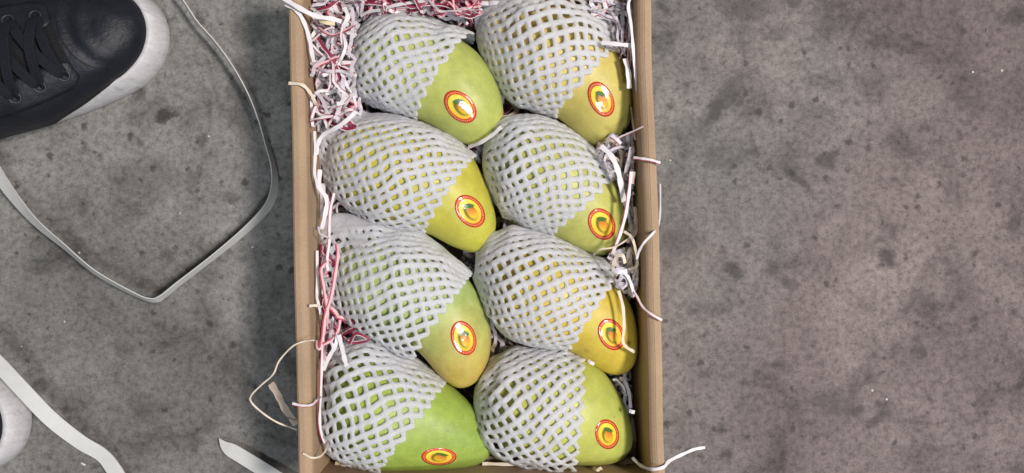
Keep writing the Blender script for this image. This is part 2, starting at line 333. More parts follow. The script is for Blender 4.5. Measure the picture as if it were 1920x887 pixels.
# ------------------------------------------------------------------ mangoes
ZC = 0.044
MANGOES = [
 dict(key='L1', fruit=[(662,110),(682,55),(735,26),(795,32),(852,68),(895,100),(926,145),(942,192),(941,235),(916,262),(882,272),(842,256),(785,226),(735,208),(690,182),(665,148)],
      axis=((664,115),(930,255)), zc=0.046,
      net=[((652,122),(662,92),.5),((656,150),(676,48),.75),((672,184),(715,20),.95),((712,210),(775,16),1.0),((748,219),(838,45),1.0),((782,226),(888,64),.98)],
      ca=(0.53,0.58,0.14), cb=(0.46,0.55,0.13), d=(0.7,0.7,0), k=9, cc=None,
      st=((863,200),36,24,45), label='pale green mango at the upper left of the box, its sticker shining white'),
 dict(key='R1', fruit=[(898,60),(925,15),(985,-2),(1050,5),(1110,40),(1155,92),(1176,130),(1187,180),(1183,225),(1160,263),(1120,275),(1082,256),(1043,219),(1000,205),(950,175),(912,120)],
      axis=((900,60),(1150,270)), zc=0.045,
      net=[((886,50),(892,22),.6),((898,90),(925,-8),.85),((920,145),(990,-22),.98),((950,190),(1060,-12),1.0),((992,210),(1122,28),1.0),((1040,222),(1166,84),.98)],
      ca=(0.72,0.59,0.16), cb=(0.54,0.53,0.13), d=(0.2,-1,0), k=12, cc=None,
      st=((1127,186),35,22,64), label='yellow mango with a green tip nearest the upper right corner of the box'),
 dict(key='L2', fruit=[(618,300),(632,250),(690,222),(770,228),(840,258),(880,288),(905,330),(922,372),(930,420),(920,457),(890,473),(852,463),(800,438),(745,428),(690,408),(648,372),(624,335)],
      axis=((620,300),(910,460)), zc=0.044,
      net=[((590,262),(592,210),.28),((600,305),(632,203),.55),((622,362),(690,210),.85),((664,404),(762,216),.98),((722,434),(838,244),1.0),((796,444),(897,290),.98)],
      ca=(0.63,0.58,0.07), cb=(0.52,0.54,0.06), d=(0.3,-1,0), k=10, cc=None,
      st=((881,396),34,24,52), label='bright yellow mango, second in the left row, white strip lying across its net'),
 dict(key='R2', fruit=[(910,290),(925,245),(965,222),(1020,224),(1080,255),(1132,305),(1156,345),(1172,390),(1180,430),(1163,465),(1122,480),(1080,466),(1030,440),(975,418),(930,370),(912,330)],
      axis=((910,290),(1165,465)), zc=0.043,
      net=[((901,310),(904,268),.6),((912,350),(928,228),.85),((934,396),(978,210),.98),((962,420),(1050,232),1.0),((996,434),(1112,272),1.0),((1030,444),(1166,322),.95)],
      ca=(0.50,0.54,0.13), cb=(0.56,0.56,0.14), d=(1,0.4,0), k=8, cc=None,
      st=((1128,420),31,24,62), label='dull yellow green mango, second in the right row, beside loose white strips'),
 dict(key='L3', fruit=[(630,500),(640,455),(685,435),(760,440),(835,480),(880,525),(905,568),(920,620),(917,670),(897,712),(862,727),(828,707),(780,655),(725,638),(670,605),(638,555)],
      axis=((632,500),(880,722)), zc=0.046,
      net=[((588,512),(606,412),.22),((604,545),(645,402),.45),((634,588),(705,414),.8),((676,630),(780,432),.96),((726,655),(838,466),1.0),((774,672),(886,512),.98)],
      ca=(0.41,0.54,0.16), cb=(0.62,0.47,0.10), d=(0.35,-1,0), k=22, cc=None,
      st=((869,634),33,23,72), label='green mango blushing orange toward its tip, third in the left row'),
 dict(key='R3', fruit=[(895,500),(915,455),(960,438),(1025,444),(1090,472),(1140,518),(1170,552),(1190,595),(1197,645),(1186,687),(1155,703),(1112,688),(1060,655),(1000,645),(945,622),(908,560)],
      axis=((897,500),(1175,695)), zc=0.045,
      net=[((884,520),(888,470),.6),((900,565),(918,436),.85),((924,612),(975,424),.98),((962,642),(1040,438),1.0),((1008,655),(1105,470),1.0),((1058,660),(1156,500),.95)],
      ca=(0.72,0.54,0.06), cb=(0.64,0.53,0.06), d=(-0.5,1,0), k=8, cc=None,
      st=((1146,627),31,23,62), label='golden yellow mango with a cream strip hanging across its sticker'),
 dict(key='L4', fruit=[(614,735),(625,680),(665,650),(730,658),(800,692),(850,728),(888,765),(914,800),(924,832),(912,860),(880,874),(820,879),(760,880),(700,876),(650,850),(622,800)],
      axis=((614,735),(925,845)), zc=0.047,
      net=[((604,752),(608,692),.6),((604,800),(632,646),.8),((620,842),(682,630),.95),((644,864),(744,650),1.0),((674,878),(796,680),1.0),((708,888),(836,714),.98)],
      ca=(0.40,0.54,0.08), cb=(0.27,0.44,0.07), d=(1,-0.3,0), k=9, cc=None,
      st=((823,856),33,16,2), label='greenest mango, lowest in the left row, its sticker on its lower side'),
 dict(key='R4', fruit=[(892,745),(910,700),(950,668),(1010,655),(1070,662),(1110,678),(1140,706),(1165,745),(1183,795),(1184,835),(1162,862),(1110,870),(1060,868),(1000,865),(945,840),(905,795)],
      axis=((892,750),(1184,815)), zc=0.044,
      net=[((886,775),(890,725),.6),((896,815),(908,682),.85),((928,850),(956,652),.98),((972,872),(1006,646),1.0),((1020,880),(1052,648),1.0),((1072,884),(1094,660),.95)],
      ca=(0.57,0.61,0.12), cb=(0.46,0.55,0.11), d=(1,0,0), k=10, cc=None,
      st=((1138,814),28,22,78), label='yellow green mango, lowest in the right row, foam net cut straight across'),
]
def build_fruit(md):
    zc = md['zc']
    P = crom([at(x, y, zc) for x, y in md['fruit']], 12, closed=True)
    A = at(*md['axis'][0], zc); B = at(*md['axis'][1], zc); ex = (B - A).normalized(); ey = Vector((-ex.y, ex.x, 0))
    Q = [((p - A).dot(ex), (p - A).dot(ey)) for p in P]
    s0 = min(q[0] for q in Q); s1 = max(q[0] for q in Q); ns = 44; k = 40; V = []; F = []
    m = len(Q)
    for i in range(ns + 1):
        ph = PI * i / ns; s = (s0 + s1) / 2 - math.cos(ph) * (s1 - s0) / 2 * 0.9995
        ts = []
        for j in range(m):
            a, b = Q[j], Q[(j + 1) % m]
            if (a[0] - s) * (b[0] - s) <= 0 and abs(a[0] - b[0]) > 1e-12: ts.append(a[1] + (b[1] - a[1]) * (s - a[0]) / (b[0] - a[0]))
        lo, hi = min(ts), max(ts); c = (lo + hi) / 2; hw = (hi - lo) / 2
        for j in range(k):
            a = 2 * PI * j / k; ca, sa = math.cos(a), math.sin(a)
            p = A + ex * s + ey * (c + hw * ca) + Vector((0, 0, hw * sa * (0.93 if sa > 0 else 0.95)))
            # gentle swellings so it is not a perfect solid
            d = noise.noise(p * 28 + Vector((md['axis'][0][0], 0, 0))) * 0.0007 * math.sin(ph)
            V.append(p + Vector((ey.x * ca, ey.y * ca, sa)) * d)
    for i in range(ns):
        for j in range(k): F.append((i * k + j, (i + 1) * k + j, (i + 1) * k + (j + 1) % k, i * k + (j + 1) % k))
    F.append(tuple(range(k))); F.append(tuple(ns * k + j for j in range(k))[::-1])
    return V, F
def poly_area_dir(V, F):  # make sure normals point out
    f = F[len(F) // 2]; a, b, c = V[f[0]], V[f[1]], V[f[2]]; n = (b - a).cross(c - a); cen = sum(V, Vector()) / len(V)
    return n.dot(a - cen) > 0
def signed(bvh, p):
    co, n, i, d = bvh.find_nearest(p); s = (p - co).dot(n); return co, n, (d if s >= 0 else -d)

NS = 24
RS = 0.00152
GATHER = [0.36, 0.30, 0.42, 0.32, 0.50, 0.32, 0.44, 0.12]   # how far each sleeve is bunched toward its upper edge
def build_net(md, bvh, idx):
    NS = [28, 27, 28, 27, 29, 27, 28, 26][idx]
    zc = md['zc']; rr = random.Random(100 + idx)
    L_ = [at(p[0][0], p[0][1], zc) for p in md['net']]; R_ = [at(p[1][0], p[1][1], zc) for p in md['net']]; H_ = [Vector((p[2], 0, 0)) for p in md['net']]
    n = 14; Ls, Rs, Hs = crom(L_, n), crom(R_, n), crom(H_, n); cen = [(a + b) / 2 for a, b in zip(Ls, Rs)]
    s = [0]
    for i in range(1, len(cen)): s.append(s[-1] + (cen[i] - cen[i - 1]).length)
    tot = s[-1]; d_ax = 0.0091
    end = round(tot / (d_ax / 2)) * (d_ax / 2); scale = tot / end
    def ev(l, th):
        x = max(0.0, l * scale); 
        i = 0
        while i < len(s) - 2 and s[i + 1] < x: i += 1
        f = (x - s[i]) / (s[i + 1] - s[i] + 1e-9)
        a = Ls[i].lerp(Ls[i + 1], f); b = Rs[i].lerp(Rs[i + 1], f); h = Hs[i].x + (Hs[i + 1].x - Hs[i].x) * f
        c = (a + b) / 2; half = (b - a) / 2; r = half.length
        th2 = th - GATHER[idx] * math.sin(th) - 0.06 * math.sin(2 * th)                       # looser, gathered toward the upper edge
        return c + half * math.cos(th2) + Vector((0, 0, r * 0.93 * h * math.sin(th2)))
    V, F = [], []
    step = 0.0017; cnt = int(end / step)
    ph0 = rr.random()
    for fam in (1, -1):
        for i in range(NS):
            pts = []; rads = []; nrms = []
            trim = end - (rr.random() ** 2) * d_ax * 0.14 + (d_ax * 0.07)
            for q in range(cnt + 1):
                l = trim * q / cnt
                u = i + ph0 + fam * l / d_ax
                wob = noise.noise(Vector((l * 55, (u % NS) * 0.5, idx * 3.1))) * 0.38 + noise.noise(Vector((l * 260, i * 1.7 + fam, idx))) * 0.05
                th = 2 * PI * (u + wob) / NS
                p = ev(l, th)
                p += Vector((noise.noise(p * 90 + Vector((9, 0, 0))), noise.noise(p * 90 + Vector((0, 7, 0))), noise.noise(p * 60))) * 0.0013
                co, nn, sd = signed(bvh, p)
                nrms.append(nn if sd < 0.004 else (p - ev(l, th + PI)).normalized())
                off = RS * (0.60 + 0.14 * math.cos(2 * PI * 2 * l / d_ax) if fam < 0 else 0.44)
                if sd < off: p = co + nn * off
                elif sd < 0.0060:
                    k = min(1.0, max(0.0, (0.0060 - sd) / 0.003)); p = p.lerp(co + nn * off, k)
                if p.z < 0.006: p.z = 0.006
                pts.append(p)
                rads.append(RS * (1.08 if fam < 0 else 0.92) * (1 + 0.16 * noise.noise(Vector((l * 420, i * 3.3, fam + idx)))) * (0.8 if q in (0, cnt) else 1))
            base = len(V); kk = 8; npts = len(pts)
            for q, p in enumerate(pts):
                T = (pts[min(q + 1, npts - 1)] - pts[max(q - 1, 0)]).normalized(); nn = nrms[q]; S = T.cross(nn).normalized(); nn = S.cross(T)
                for j in range(kk):
                    a = 2 * PI * j / kk; V.append(p + S * (math.cos(a) * rads[q] * 1.28) + nn * (math.sin(a) * rads[q] * 0.64))
            for q in range(npts - 1):
                for j in range(kk):
                    a, b = base + q * kk + j, base + q * kk + (j + 1) % kk; F.append((a, b, b + kk, a + kk))
            F.append(tuple(base + j for j in range(kk))[::-1]); F.append(tuple(base + (npts - 1) * kk + j for j in range(kk)))
    return V, F

def make_letters():
    out = {}
    for ch in 'MANGO':
        cu = bpy.data.curves.new('glyph', 'FONT'); cu.body = ch; cu.size = 1; cu.resolution_u = 2; cu.align_x = 'CENTER'
        o = bpy.data.objects.new('glyph', cu); C.objects.link(o); dg = bpy.context.evaluated_depsgraph_get()
        me = o.evaluated_get(dg).to_mesh(); out[ch] = ([v.co.copy() for v in me.vertices], [tuple(p.vertices) for p in me.polygons])
        o.evaluated_get(dg).to_mesh_clear(); bpy.data.objects.remove(o); bpy.data.curves.remove(cu)
    return out
GLYPHS = make_letters()
FRUIT_BVH = []; ALLV = []; ALLF = []
camp = Vector((0, 0, CAMH))
def drape(bvh, px, py, off, fallback=None):
    d = (at(px, py, 0) - camp).normalized(); co, n, i, dist = bvh.ray_cast(camp, d)
    if co is None: return fallback
    if n.dot(d) > 0: n = -n
    return co + n * off
for idx, md in enumerate(MANGOES):
    V, F = build_fruit(md)
    if not poly_area_dir(V, F): F = [f[::-1] for f in F]
    bvh = BVHTree.FromPolygons([tuple(v) for v in V], F); md['bvh'] = bvh; FRUIT_BVH.append(bvh)
    b0 = len(ALLV); ALLV += V; ALLF += [tuple(b0 + i for i in f) for f in F]
    cen = sum(V, Vector()) / len(V); zmin = min(v.z for v in V)
    root = empty('mango', (cen.x, cen.y, zmin)); tag(root, md['label'], 'mango', 'mangoes packed in foam nets in the box')
    d = Vector(md['d']).normalized(); tipc = at(*md['st'][0], 0.07)
    ms = skin('mango_skin_' + md['key'], md['ca'], md['cb'], d, tipc.dot(d), md['k'], md['cc'], 0.22)
    off = root.location
    mesh('fruit', [v - off for v in V], F, ms, parent=root)
    NV, NF = build_net(md, bvh, idx)
    net = mesh('foam_net', [v - off for v in NV], NF, M_foam, parent=root)
    rm = net.modifiers.new('fuse', 'REMESH'); rm.mode = 'VOXEL'; rm.voxel_size = 0.00050; rm.use_smooth_shade = True
    sm = net.modifiers.new('soft', 'SMOOTH'); sm.factor = 0.5; sm.iterations = 4
    # sticker, laid onto the skin
    (cx, cy), ra, rb, rot = md['st']; a = math.radians(rot); ua = (math.cos(a), math.sin(a)); ub = (math.sin(a), -math.cos(a))
    def sp(u, v, o):   # u,v in -1..1, v up in the print (towards the top of the picture)
        x = cx - v * ra * ua[0] + u * rb * ub[0]; y = cy - v * ra * ua[1] + u * rb * ub[1]
        return drape(bvh, x, y, o)
    if rot < 20:
        def sp(u, v, o, cx=cx, cy=cy, ra=ra, rb=rb): return drape(bvh, cx + u * ra, cy - v * rb, o)
    SV, SF, UV = [], [], []; nr, na = 9, 56; c0 = sp(0, 0, 0.00028); SV.append(c0); UV.append((0, 0))
    for r in range(1, nr + 1):
        for k in range(na):
            t = 2 * PI * k / na; rad = r / nr; p = sp(math.cos(t) * rad, math.sin(t) * rad, 0.00028) or SV[-1]
            SV.append(p); UV.append((math.cos(t) * rad, math.sin(t) * rad))
    for k in range(na): SF.append((0, 1 + k, 1 + (k + 1) % na))
    for r in range(nr - 1):
        for k in range(na):
            b_ = 1 + r * na; SF.append((b_ + k, b_ + na + k, b_ + na + (k + 1) % na, b_ + (k + 1) % na))
    nb = len(SV)                                   # a rim down to the skin gives it thickness
    for k in range(na):
        t = 2 * PI * k / na; SV.append(sp(math.cos(t) * 1.004, math.sin(t) * 1.004, 0.0) or SV[1 + (nr - 1) * na + k]); UV.append((math.cos(t), math.sin(t)))
    for k in range(na): b_ = 1 + (nr - 1) * na; SF.append((b_ + k, nb + k, nb + (k + 1) % na, b_ + (k + 1) % na))
    f = SF[0]; nn = (SV[f[1]] - SV[f[0]]).cross(SV[f[2]] - SV[f[0]])
    if nn.z < 0: SF = [g[::-1] for g in SF]
    so = mesh('sticker', [v - off for v in SV], SF, M_stick, parent=root, uvs=UV)
    LV, LF = [], []; seq = 'MANGO ' * 7; H = 0.14
    for k, ch in enumerate(seq):
        t = PI / 2 - 2 * PI * k / len(seq)
        if ch == ' ':
            b_ = len(LV)
            for e in range(6):
                g = 2 * PI * e / 6; rad = 0.865 + 0.03 * math.sin(g); tt = t + 0.03 * math.cos(g); LV.append(sp(math.cos(tt) * rad, math.sin(tt) * rad, 0.00036))
            LF.append(tuple(range(b_, b_ + 6))); continue
        gv, gf = GLYPHS[ch]; b_ = len(LV)
        for v in gv:
            rad = 0.805 + v.y * H * 1.05; tt = t - v.x * H * 0.88 / 0.885; LV.append(sp(math.cos(tt) * rad, math.sin(tt) * rad, 0.00036))
        LF += [tuple(b_ + i for i in g) for g in gf]
    if all(v is not None for v in LV):
        mesh('lettering', [v - off for v in LV], LF, M_letter, parent=so)
BVH_ALL = BVHTree.FromPolygons([tuple(v) for v in ALLV], ALLF)

# ------------------------------------------------------------------ paper shreds
def ribbon(pts, width, twist, th=0.00022, V=None, F=None, U=None, MI=None, mi=0, up=None):
    """strip of paper with real thickness; twist = angle of the strip's plane about its run (0 = lying flat)"""
    V = [] if V is None else V; F = [] if F is None else F; U = [] if U is None else U
    base = len(V); n = len(pts); Z = Vector((0, 0, 1))
    for i, p in enumerate(pts):
        T = (pts[min(i + 1, n - 1)] - pts[max(i - 1, 0)])
        T = T.normalized() if T.length > 1e-9 else Vector((1, 0, 0))
        S = T.cross(Z)
        S = S.normalized() if S.length > 0.08 else Vector((1, 0, 0))
        Nn = S.cross(T).normalized(); a = twist[i] if isinstance(twist, (list, tuple)) else twist
        W = S * math.cos(a) + Nn * math.sin(a); Q = T.cross(W).normalized(); w_ = width[i] if isinstance(width, (list, tuple)) else width
        for sx, sq_ in ((-1, -1), (1, -1), (1, 1), (-1, 1)):
            V.append(p + W * (sx * w_ / 2) + Q * (sq_ * th / 2)); U.append(((sx + 1) / 2, i / n))
    for i in range(n - 1):
        for j in range(4):
            a, b = base + i * 4 + j, base + i * 4 + (j + 1) % 4; F.append((a, b, b + 4, a + 4))
            if MI is not None: MI.append(mi)
    F.append((base + 3, base + 2, base + 1, base)); e = base + (n - 1) * 4; F.append((e, e + 1, e + 2, e + 3))
    if MI is not None: MI += [mi, mi]
    return V, F, U
def clear(p, gap=0.0028):
    co, n, sd = signed(BVH_ALL, p)
    return co + n * gap if sd < gap else p
IN = TH + 0.0022
def inbox(p):
    """keep a point between the inner faces of the four walls"""
    q = Vector(p)
    for a, n_ in ((oL1, inL), (oR1, inR), (oL1, inB), (oL0, -inB)):
        d = (Vector((q.x, q.y, 0)) - a).dot(n_)
        if d < IN: q += n_ * (IN - d)
    if q.z < 0.0055: q.z = 0.0055
    return q
# the uncountable filling
FV, FF, FU, FM = [], [], [], []
def fill(x0, y0, x1, y1, z0, z1, count, mats, wd=(0.0014, 0.0030), ln=(0.03, 0.07), curl=1.0):
    for _ in range(int(count * 1.35)):
        zz = R.uniform(z0, z1) if z1 > z0 else z0
        p = at(R.uniform(x0, x1), R.uniform(y0, y1), zz); a = R.uniform(0, 2 * PI); el = R.uniform(-0.5, 0.5)
        L = R.uniform(*ln); st = 0.0016; k = int(L / st); pts = []; da = R.uniform(-0.22, 0.22) * curl; crimp = R.choice((0, 0, 1)); ph = R.random() * 6
        lo = at(x0 - 12, y1 + 12, z1); hi = at(x1 + 12, y0 - 12, z1)
        for q in range(k):
            a += da * 0.7 + R.gauss(0, 0.12) * curl + (R.uniform(-1.3, 1.3) if R.random() < 0.07 else 0); el = el * 0.9 + R.gauss(0, 0.16)
            st2 = Vector((math.cos(a) * math.cos(el), math.sin(a) * math.cos(el), math.sin(el))) * st
            nx = p + st2
            if nx.x < lo.x or nx.x > hi.x: a = PI - a; nx = Vector((min(max(nx.x, lo.x), hi.x), nx.y, nx.z))
            if nx.y < lo.y or nx.y > hi.y: a = -a; nx = Vector((nx.x, min(max(nx.y, lo.y), hi.y), nx.z))
            if nx.z < z0 - 0.006 or nx.z > z1 + 0.003: el = -el; nx.z = min(max(nx.z, z0 - 0.006), z1 + 0.003)
            if signed(BVH_ALL, nx)[2] < -0.0025: break
            nx = inbox(nx); p = nx; pts.append(clear(p) + (Vector((0, 0, 0.0010 * ((q // 3) % 2))) if crimp else Vector()))
        if len(pts) < 6: continue
        tw0 = R.uniform(-0.6, 0.6); tw1 = tw0 + R.uniform(-1.0, 1.0)
        ribbon(pts, R.uniform(*wd), [tw0 + (tw1 - tw0) * i / len(pts) + 0.2 * math.sin(i * 0.5 + ph) for i in range(len(pts))], 0.00013, FV, FF, FU, FM, R.choice(mats))
W_, LI, CR, TA, RE, PK, RD, YL = range(8)
fill(596, -60, 660, 235, 0.020, 0.062, 170, [W_, W_, LI, LI, LI, RE, PK, RD])
fill(592, -10, 650, 225, 0.058, 0.076, 34, [W_, W_, LI, LI, RE, PK])
fill(600, -60, 890, 12, 0.030, 0.068, 120, [LI, RE, RD, RD, PK, W_, LI])
fill(690, -30, 890, 10, 0.060, 0.074, 34, [RD, PK, RE, RD])
fill(885, -60, 1190, -10, 0.03, 0.06, 60, [LI, TA, LI, RD])
fill(1120, -50, 1182, 110, 0.030, 0.066, 85, [LI, LI, W_, TA, RE])
fill(595, 205, 650, 470, 0.015, 0.055, 60, [W_, LI, LI, RE])
fill(592, 470, 665, 700, 0.015, 0.060, 90, [RE, PK, RD, LI, W_])
fill(590, 690, 640, 880, 0.008, 0.035, 40, [LI, W_, TA])
fill(1135, 262, 1186, 330, 0.03, 0.062, 34, [LI, LI, W_, TA, TA])
fill(1172, 330, 1188, 470, 0.02, 0.058, 60, [TA, LI, LI, W_])
fill(1155, 478, 1188, 545, 0.03, 0.062, 50, [TA, LI, CR, LI])
fill(1150, 540, 1188, 880, 0.008, 0.035, 50, [LI, TA, LI])
fill(880, 180, 960, 290, 0.010, 0.035, 34, [LI, LI, TA, RD])
fill(880, 420, 970, 500, 0.010, 0.035, 30, [LI, LI, TA])
fill(900, 600, 985, 700, 0.010, 0.040, 46, [LI, TA, LI])
fill(600, 850, 1190, 905, 0.006, 0.030, 110, [LI, TA, TA, CR, RE])
fill(640, 880, 1180, 905, 0.006, 0.050, 26, [TA, CR, W_])
fill(610, 0, 1180, 880, 0.004, 0.012, 220, [LI, TA, W_])
fo = mesh('paper_shreds', FV, FF, PAPERS, smooth=False, uvs=FU, midx=FM)
tag(fo, 'tangled white, lilac and crimson shredded paper bedding filling the box round the mangoes', 'shredded paper', kind='stuff')

# strips one can pick out singly.  points are (x, y, height)
GR = 'single strips of shredded paper'
def strip(pts, w, m, label, twist=0.0, tw_end=None, name='paper_strip', cat='paper strip', n=10, keep=True, gap=0.0034):
    P = crom([at(*p) for p in pts], n)
    if keep: P = [clear(p, gap) for p in P]
    if max(p.z for p in P) < BH - 0.003 and name == 'paper_strip': P = [inbox(p) for p in P]
    k = len(P); te = twist if tw_end is None else tw_end
    wv = [w * (0.92 + 0.10 * math.sin(i * 0.7)) for i in range(k)]
    V, F, U = ribbon(P, wv, [twist + (te - twist) * i / k + 0.12 * math.sin(i * 0.35) for i in range(k)], 0.00025)
    c = sum(P, Vector()) / k
    o = mesh(name, [v - c for v in V], F, m, smooth=False, uvs=U); o.location = c
    tag(o, label, cat, GR if cat == 'paper strip' else None); return o
RZ = BH + 0.0012
strip([(528,-6,RZ+.004),(560,14,RZ+.003),(592,30,.085),(625,36,.080),(645,42,.076)], .0030, P_WHITE, 'broad white strip running in over the box corner at the upper left')
strip([(535,8,RZ),(556,20,RZ),(570,42,RZ-.002),(580,72,.082),(586,105,.078),(594,132,.070)], .0026, P_WHITE, 'white strip curling over the left rim just below the upper left corner', 0.2)
strip([(541,156,RZ),(566,159,RZ),(580,172,.083),(590,190,.078),(596,205,.070)], .0021, P_CREAM, 'cream strip folded over the left rim beside the first mango', 0.1, 0.8)
strip([(600,38,.079),(612,42,.080),(628,44,.079)], .0028, P_YEL, 'short pale yellow strip among the shreds in the upper left corner')
strip([(597,52,.073),(608,60,.077),(625,66,.078),(645,58,.078),(664,48,.078)], .0020, P_PINK, 'short pink strip with a red edge beside the tail of the first mango', 0.5)
strip([(645,14,.080),(652,30,.081),(645,48,.079),(640,62,.074)], .0030, P_WHITE, 'wide white strip standing upright among the shreds in the upper left corner', 0.4, 1.0)
strip([(594,70,.070),(606,88,.074),(620,105,.076),(630,128,.074),(638,150,.068)], .0030, P_RED, 'crimson strip with a white edge slanting down between rim and first mango', 0.5, 0.2)
strip([(640,62,.076),(648,80,.078),(645,98,.078),(637,112,.076),(628,106,.073)], .0022, P_WHITE, 'white strip bent into a hook against the tail of the first mango', 0.5)
strip([(628,122,.074),(642,140,.072),(650,160,.070),(662,178,.070),(668,200,.068)], .0022, P_WHITE, 'white strip curling down beneath the first mango toward the second', 0.2, 1.0)
strip([(676,30,.068),(692,22,.070),(715,18,.073),(745,9,.075),(800,1,.074),(830,-6,.072)], .0024, P_WHITE, 'long white strip bordering the top of the first mango', 0.4)
strip([(690,6,.074),(760,12,.073),(820,8,.074),(862,20,.072),(882,26,.070)], .0022, P_RED, 'long crimson strip bunched above the first mango', 0.6, 0.1)
strip([(848,-5,.074),(852,16,.074),(860,28,.073),(884,14,.076),(898,-4,.076)], .0020, P_PINK, 'pink strip bent to a vee between the two topmost mangoes', 0.5)
strip([(582,226,.079),(600,222,.082),(624,218,.080),(600,214,.078),(592,200,.080),(584,222,.079)], .0020, P_REDEDGE, 'white strip with a red edge folded to a small triangle by the left rim', 0.35)
strip([(596,175,.074),(608,195,.077),(616,215,.078),(634,222,.074)], .0022, P_LILAC, 'lilac strip bending down onto the tail of the second left mango')
strip([(668,209,.0785),(650,226,.0800),(630,240,.0785),(608,252,.0740),(597,268,.072),(593,290,.070)], .0027, P_WHITE, 'white strip lying diagonally over the net of the second left mango', 0.0, 0.6)
strip([(590,246,.078),(591,290,.079),(590,325,.078),(596,350,.074),(600,362,.070)], .0022, P_WHITE, 'long white strip standing along the inside of the left wall', 0.9)
strip([(600,318,.072),(599,350,.073),(612,372,.072),(610,400,.072),(603,430,.070)], .0028, P_WHITE, 'broad white strip hanging beside the tail of the second left mango', 0.3, 0.7)
strip([(626,362,.066),(619,395,.070),(617,430,.072),(617,455,.073),(613,485,.074),(614,508,.074)], .0021, P_REDEDGE, 'white strip with a crimson edge dropping from second to third left mango', 0.5)
strip([(597,425,.076),(600,438,.078),(612,444,.078),(622,446,.076)], .0012, P_LILAC, 'thin lilac strip hooked round the upright strips by the left wall', 0.6)
strip([(632,458,.074),(633,480,.077),(628,515,.078),(621,555,.078),(610,592,.077),(606,625,.077),(602,650,.078),(596,652,.078),(595,638,.078)], .0025, P_PINK, 'long pink strip with a red edge hooked at its lower end by the third mango', 0.35)
strip([(614,490,.075),(602,505,.076),(606,535,.077),(611,566,.078),(614,590,.076),(612,610,.070)], .0022, P_PINK, 'pink strip kinked across the tail of the third left mango', 0.4)
strip([(590,470,.070),(592,540,.072),(597,570,.074),(602,590,.072)], .0020, P_WHITE, 'thin white strip curved along the left wall behind the pink strips', 0.8)
strip([(580,574,RZ),(592,573,RZ-.001),(603,576,.080)], .0018, P_CREAM, 'short cream strip poking over the left rim beside the pink strips')
strip([(637,600,.072),(634,618,.074),(625,634,.076),(614,642,.078),(606,646,.078)], .0022, P_PINK, 'pink strip arched above the fourth left mango', 0.4)
strip([(635,628,.078),(641,650,.079),(646,672,.078),(651,690,.074)], .0028, P_WHITE, 'broad white strip pointing down onto the net of the lowest left mango', 0.1)
strip([(634,628,.077),(628,650,.078),(618,668,.077),(606,694,.074)], .0026, P_WHITE, 'broad white strip slanting down left above the lowest left mango', 0.2)
strip([(655,645,.066),(668,626,.070),(690,636,.070),(672,642,.066),(652,640,.066)], .0022, P_RED, 'crimson strip folded between the third and fourth left mangoes', 0.3)
strip([(604,630,.074),(603,680,.075),(601,740,.076),(599,790,.076),(604,820,.074),(612,836,.070)], .0024, P_REDEDGE, 'long red edged strip standing along the left wall beside the lowest mango', 0.9)
strip([(590,638,RZ),(570,640,RZ+.002),(548,650,RZ+.002),(524,676,.084),(512,702,.080),(490,722,.076),(471,742,.072),(472,755,.068),(492,774,.066),(520,792,.064),(556,806,.060)], .0011, P_CREAM, 'thin cream strip looping out over the left rim and back to the wall', 0.7, 0.4)
strip([(548,757,RZ),(566,761,RZ+.0003),(584,760,RZ),(594,752,.083),(600,744,.078)], .0019, P_REDEDGE, 'white strip with a red edge bent over the left rim near the bottom', 0.1, 0.5)
strip([(568,850,RZ),(584,858,RZ),(600,856,.082),(612,842,.078),(615,822,.072),(606,800,.068)], .0012, P_CREAM, 'thin cream strip curling over the left rim at the bottom', 0.5)
strip([(1183,-8,RZ-.003),(1178,12,.080),(1183,45,.081),(1187,90,.080),(1190,125,.079),(1193,150,.078),(1196,176,.076)], .0024, P_WHITE, 'long white strip running down inside the right wall at the top', 0.5)
strip([(1172,110,.074),(1178,135,.075),(1180,166,.074)], .0036, P_WHITE, 'wide white strip hanging between right wall and first right mango', 0.3)
strip([(1128,80,.078),(1150,82,.079),(1178,85,.079)], .0027, P_WHITE, 'short white strip lying level from the first right mango to the wall', 0.0)
strip([(1150,35,.066),(1160,50,.070),(1158,72,.072),(1170,98,.070)], .0026, P_LILAC, 'lilac strip curled between right wall and the topmost right mango', 0.3, 1.0)
strip([(1152,270,.074),(1162,258,.077),(1180,250,.080),(1206,238,RZ)], .0014, P_REDEDGE, 'thin red edged strip reaching from between the right mangoes to the rim', 0.3)
strip([(1146,255,.077),(1156,262,.078),(1164,270,.077)], .0028, P_REDEDGE, 'short red edged strip crossed under a thin one by the right wall', 0.1)
strip([(1188,296,RZ-.002),(1205,298,RZ+.001),(1222,301,RZ+.002),(1238,306,RZ+.001)], .0021, P_REDEDGE, 'short pink and red strip sticking out over the right rim', 0.2)
strip([(1127,274,.074),(1146,292,.076),(1158,318,.076),(1164,345,.074),(1170,378,.068)], .0036, P_WHITE, 'widest white strip, slanting down beside the second right mango', 0.15)
strip([(1184,276,.072),(1178,305,.070),(1170,335,.066)], .0030, P_LILAC, 'lilac strip leaning on the right wall above the long white strip', 0.4)
strip([(1183,322,.078),(1179,360,.077),(1173,400,.076),(1162,440,.075),(1145,482,.070)], .0026, P_REDEDGE, 'long white strip with a dark red edge crossing the side of the second right mango', 0.25)
strip([(1188,322,.076),(1185,345,.074)], .0030, P_TAN, 'short tan strip standing at the top of the long red edged one', 0.3)
strip([(1190,388,.066),(1194,412,.068),(1190,438,.068),(1176,455,.064)], .0026, P_TAN, 'tan strip bowed against the right wall beside the second right mango', 0.4)
strip([(1170,434,.072),(1184,445,.074),(1192,470,.074),(1194,498,.070),(1178,506,.066)], .0020, P_CREAM, 'cream strip curling down in front of the right wall at mid height', 0.4)
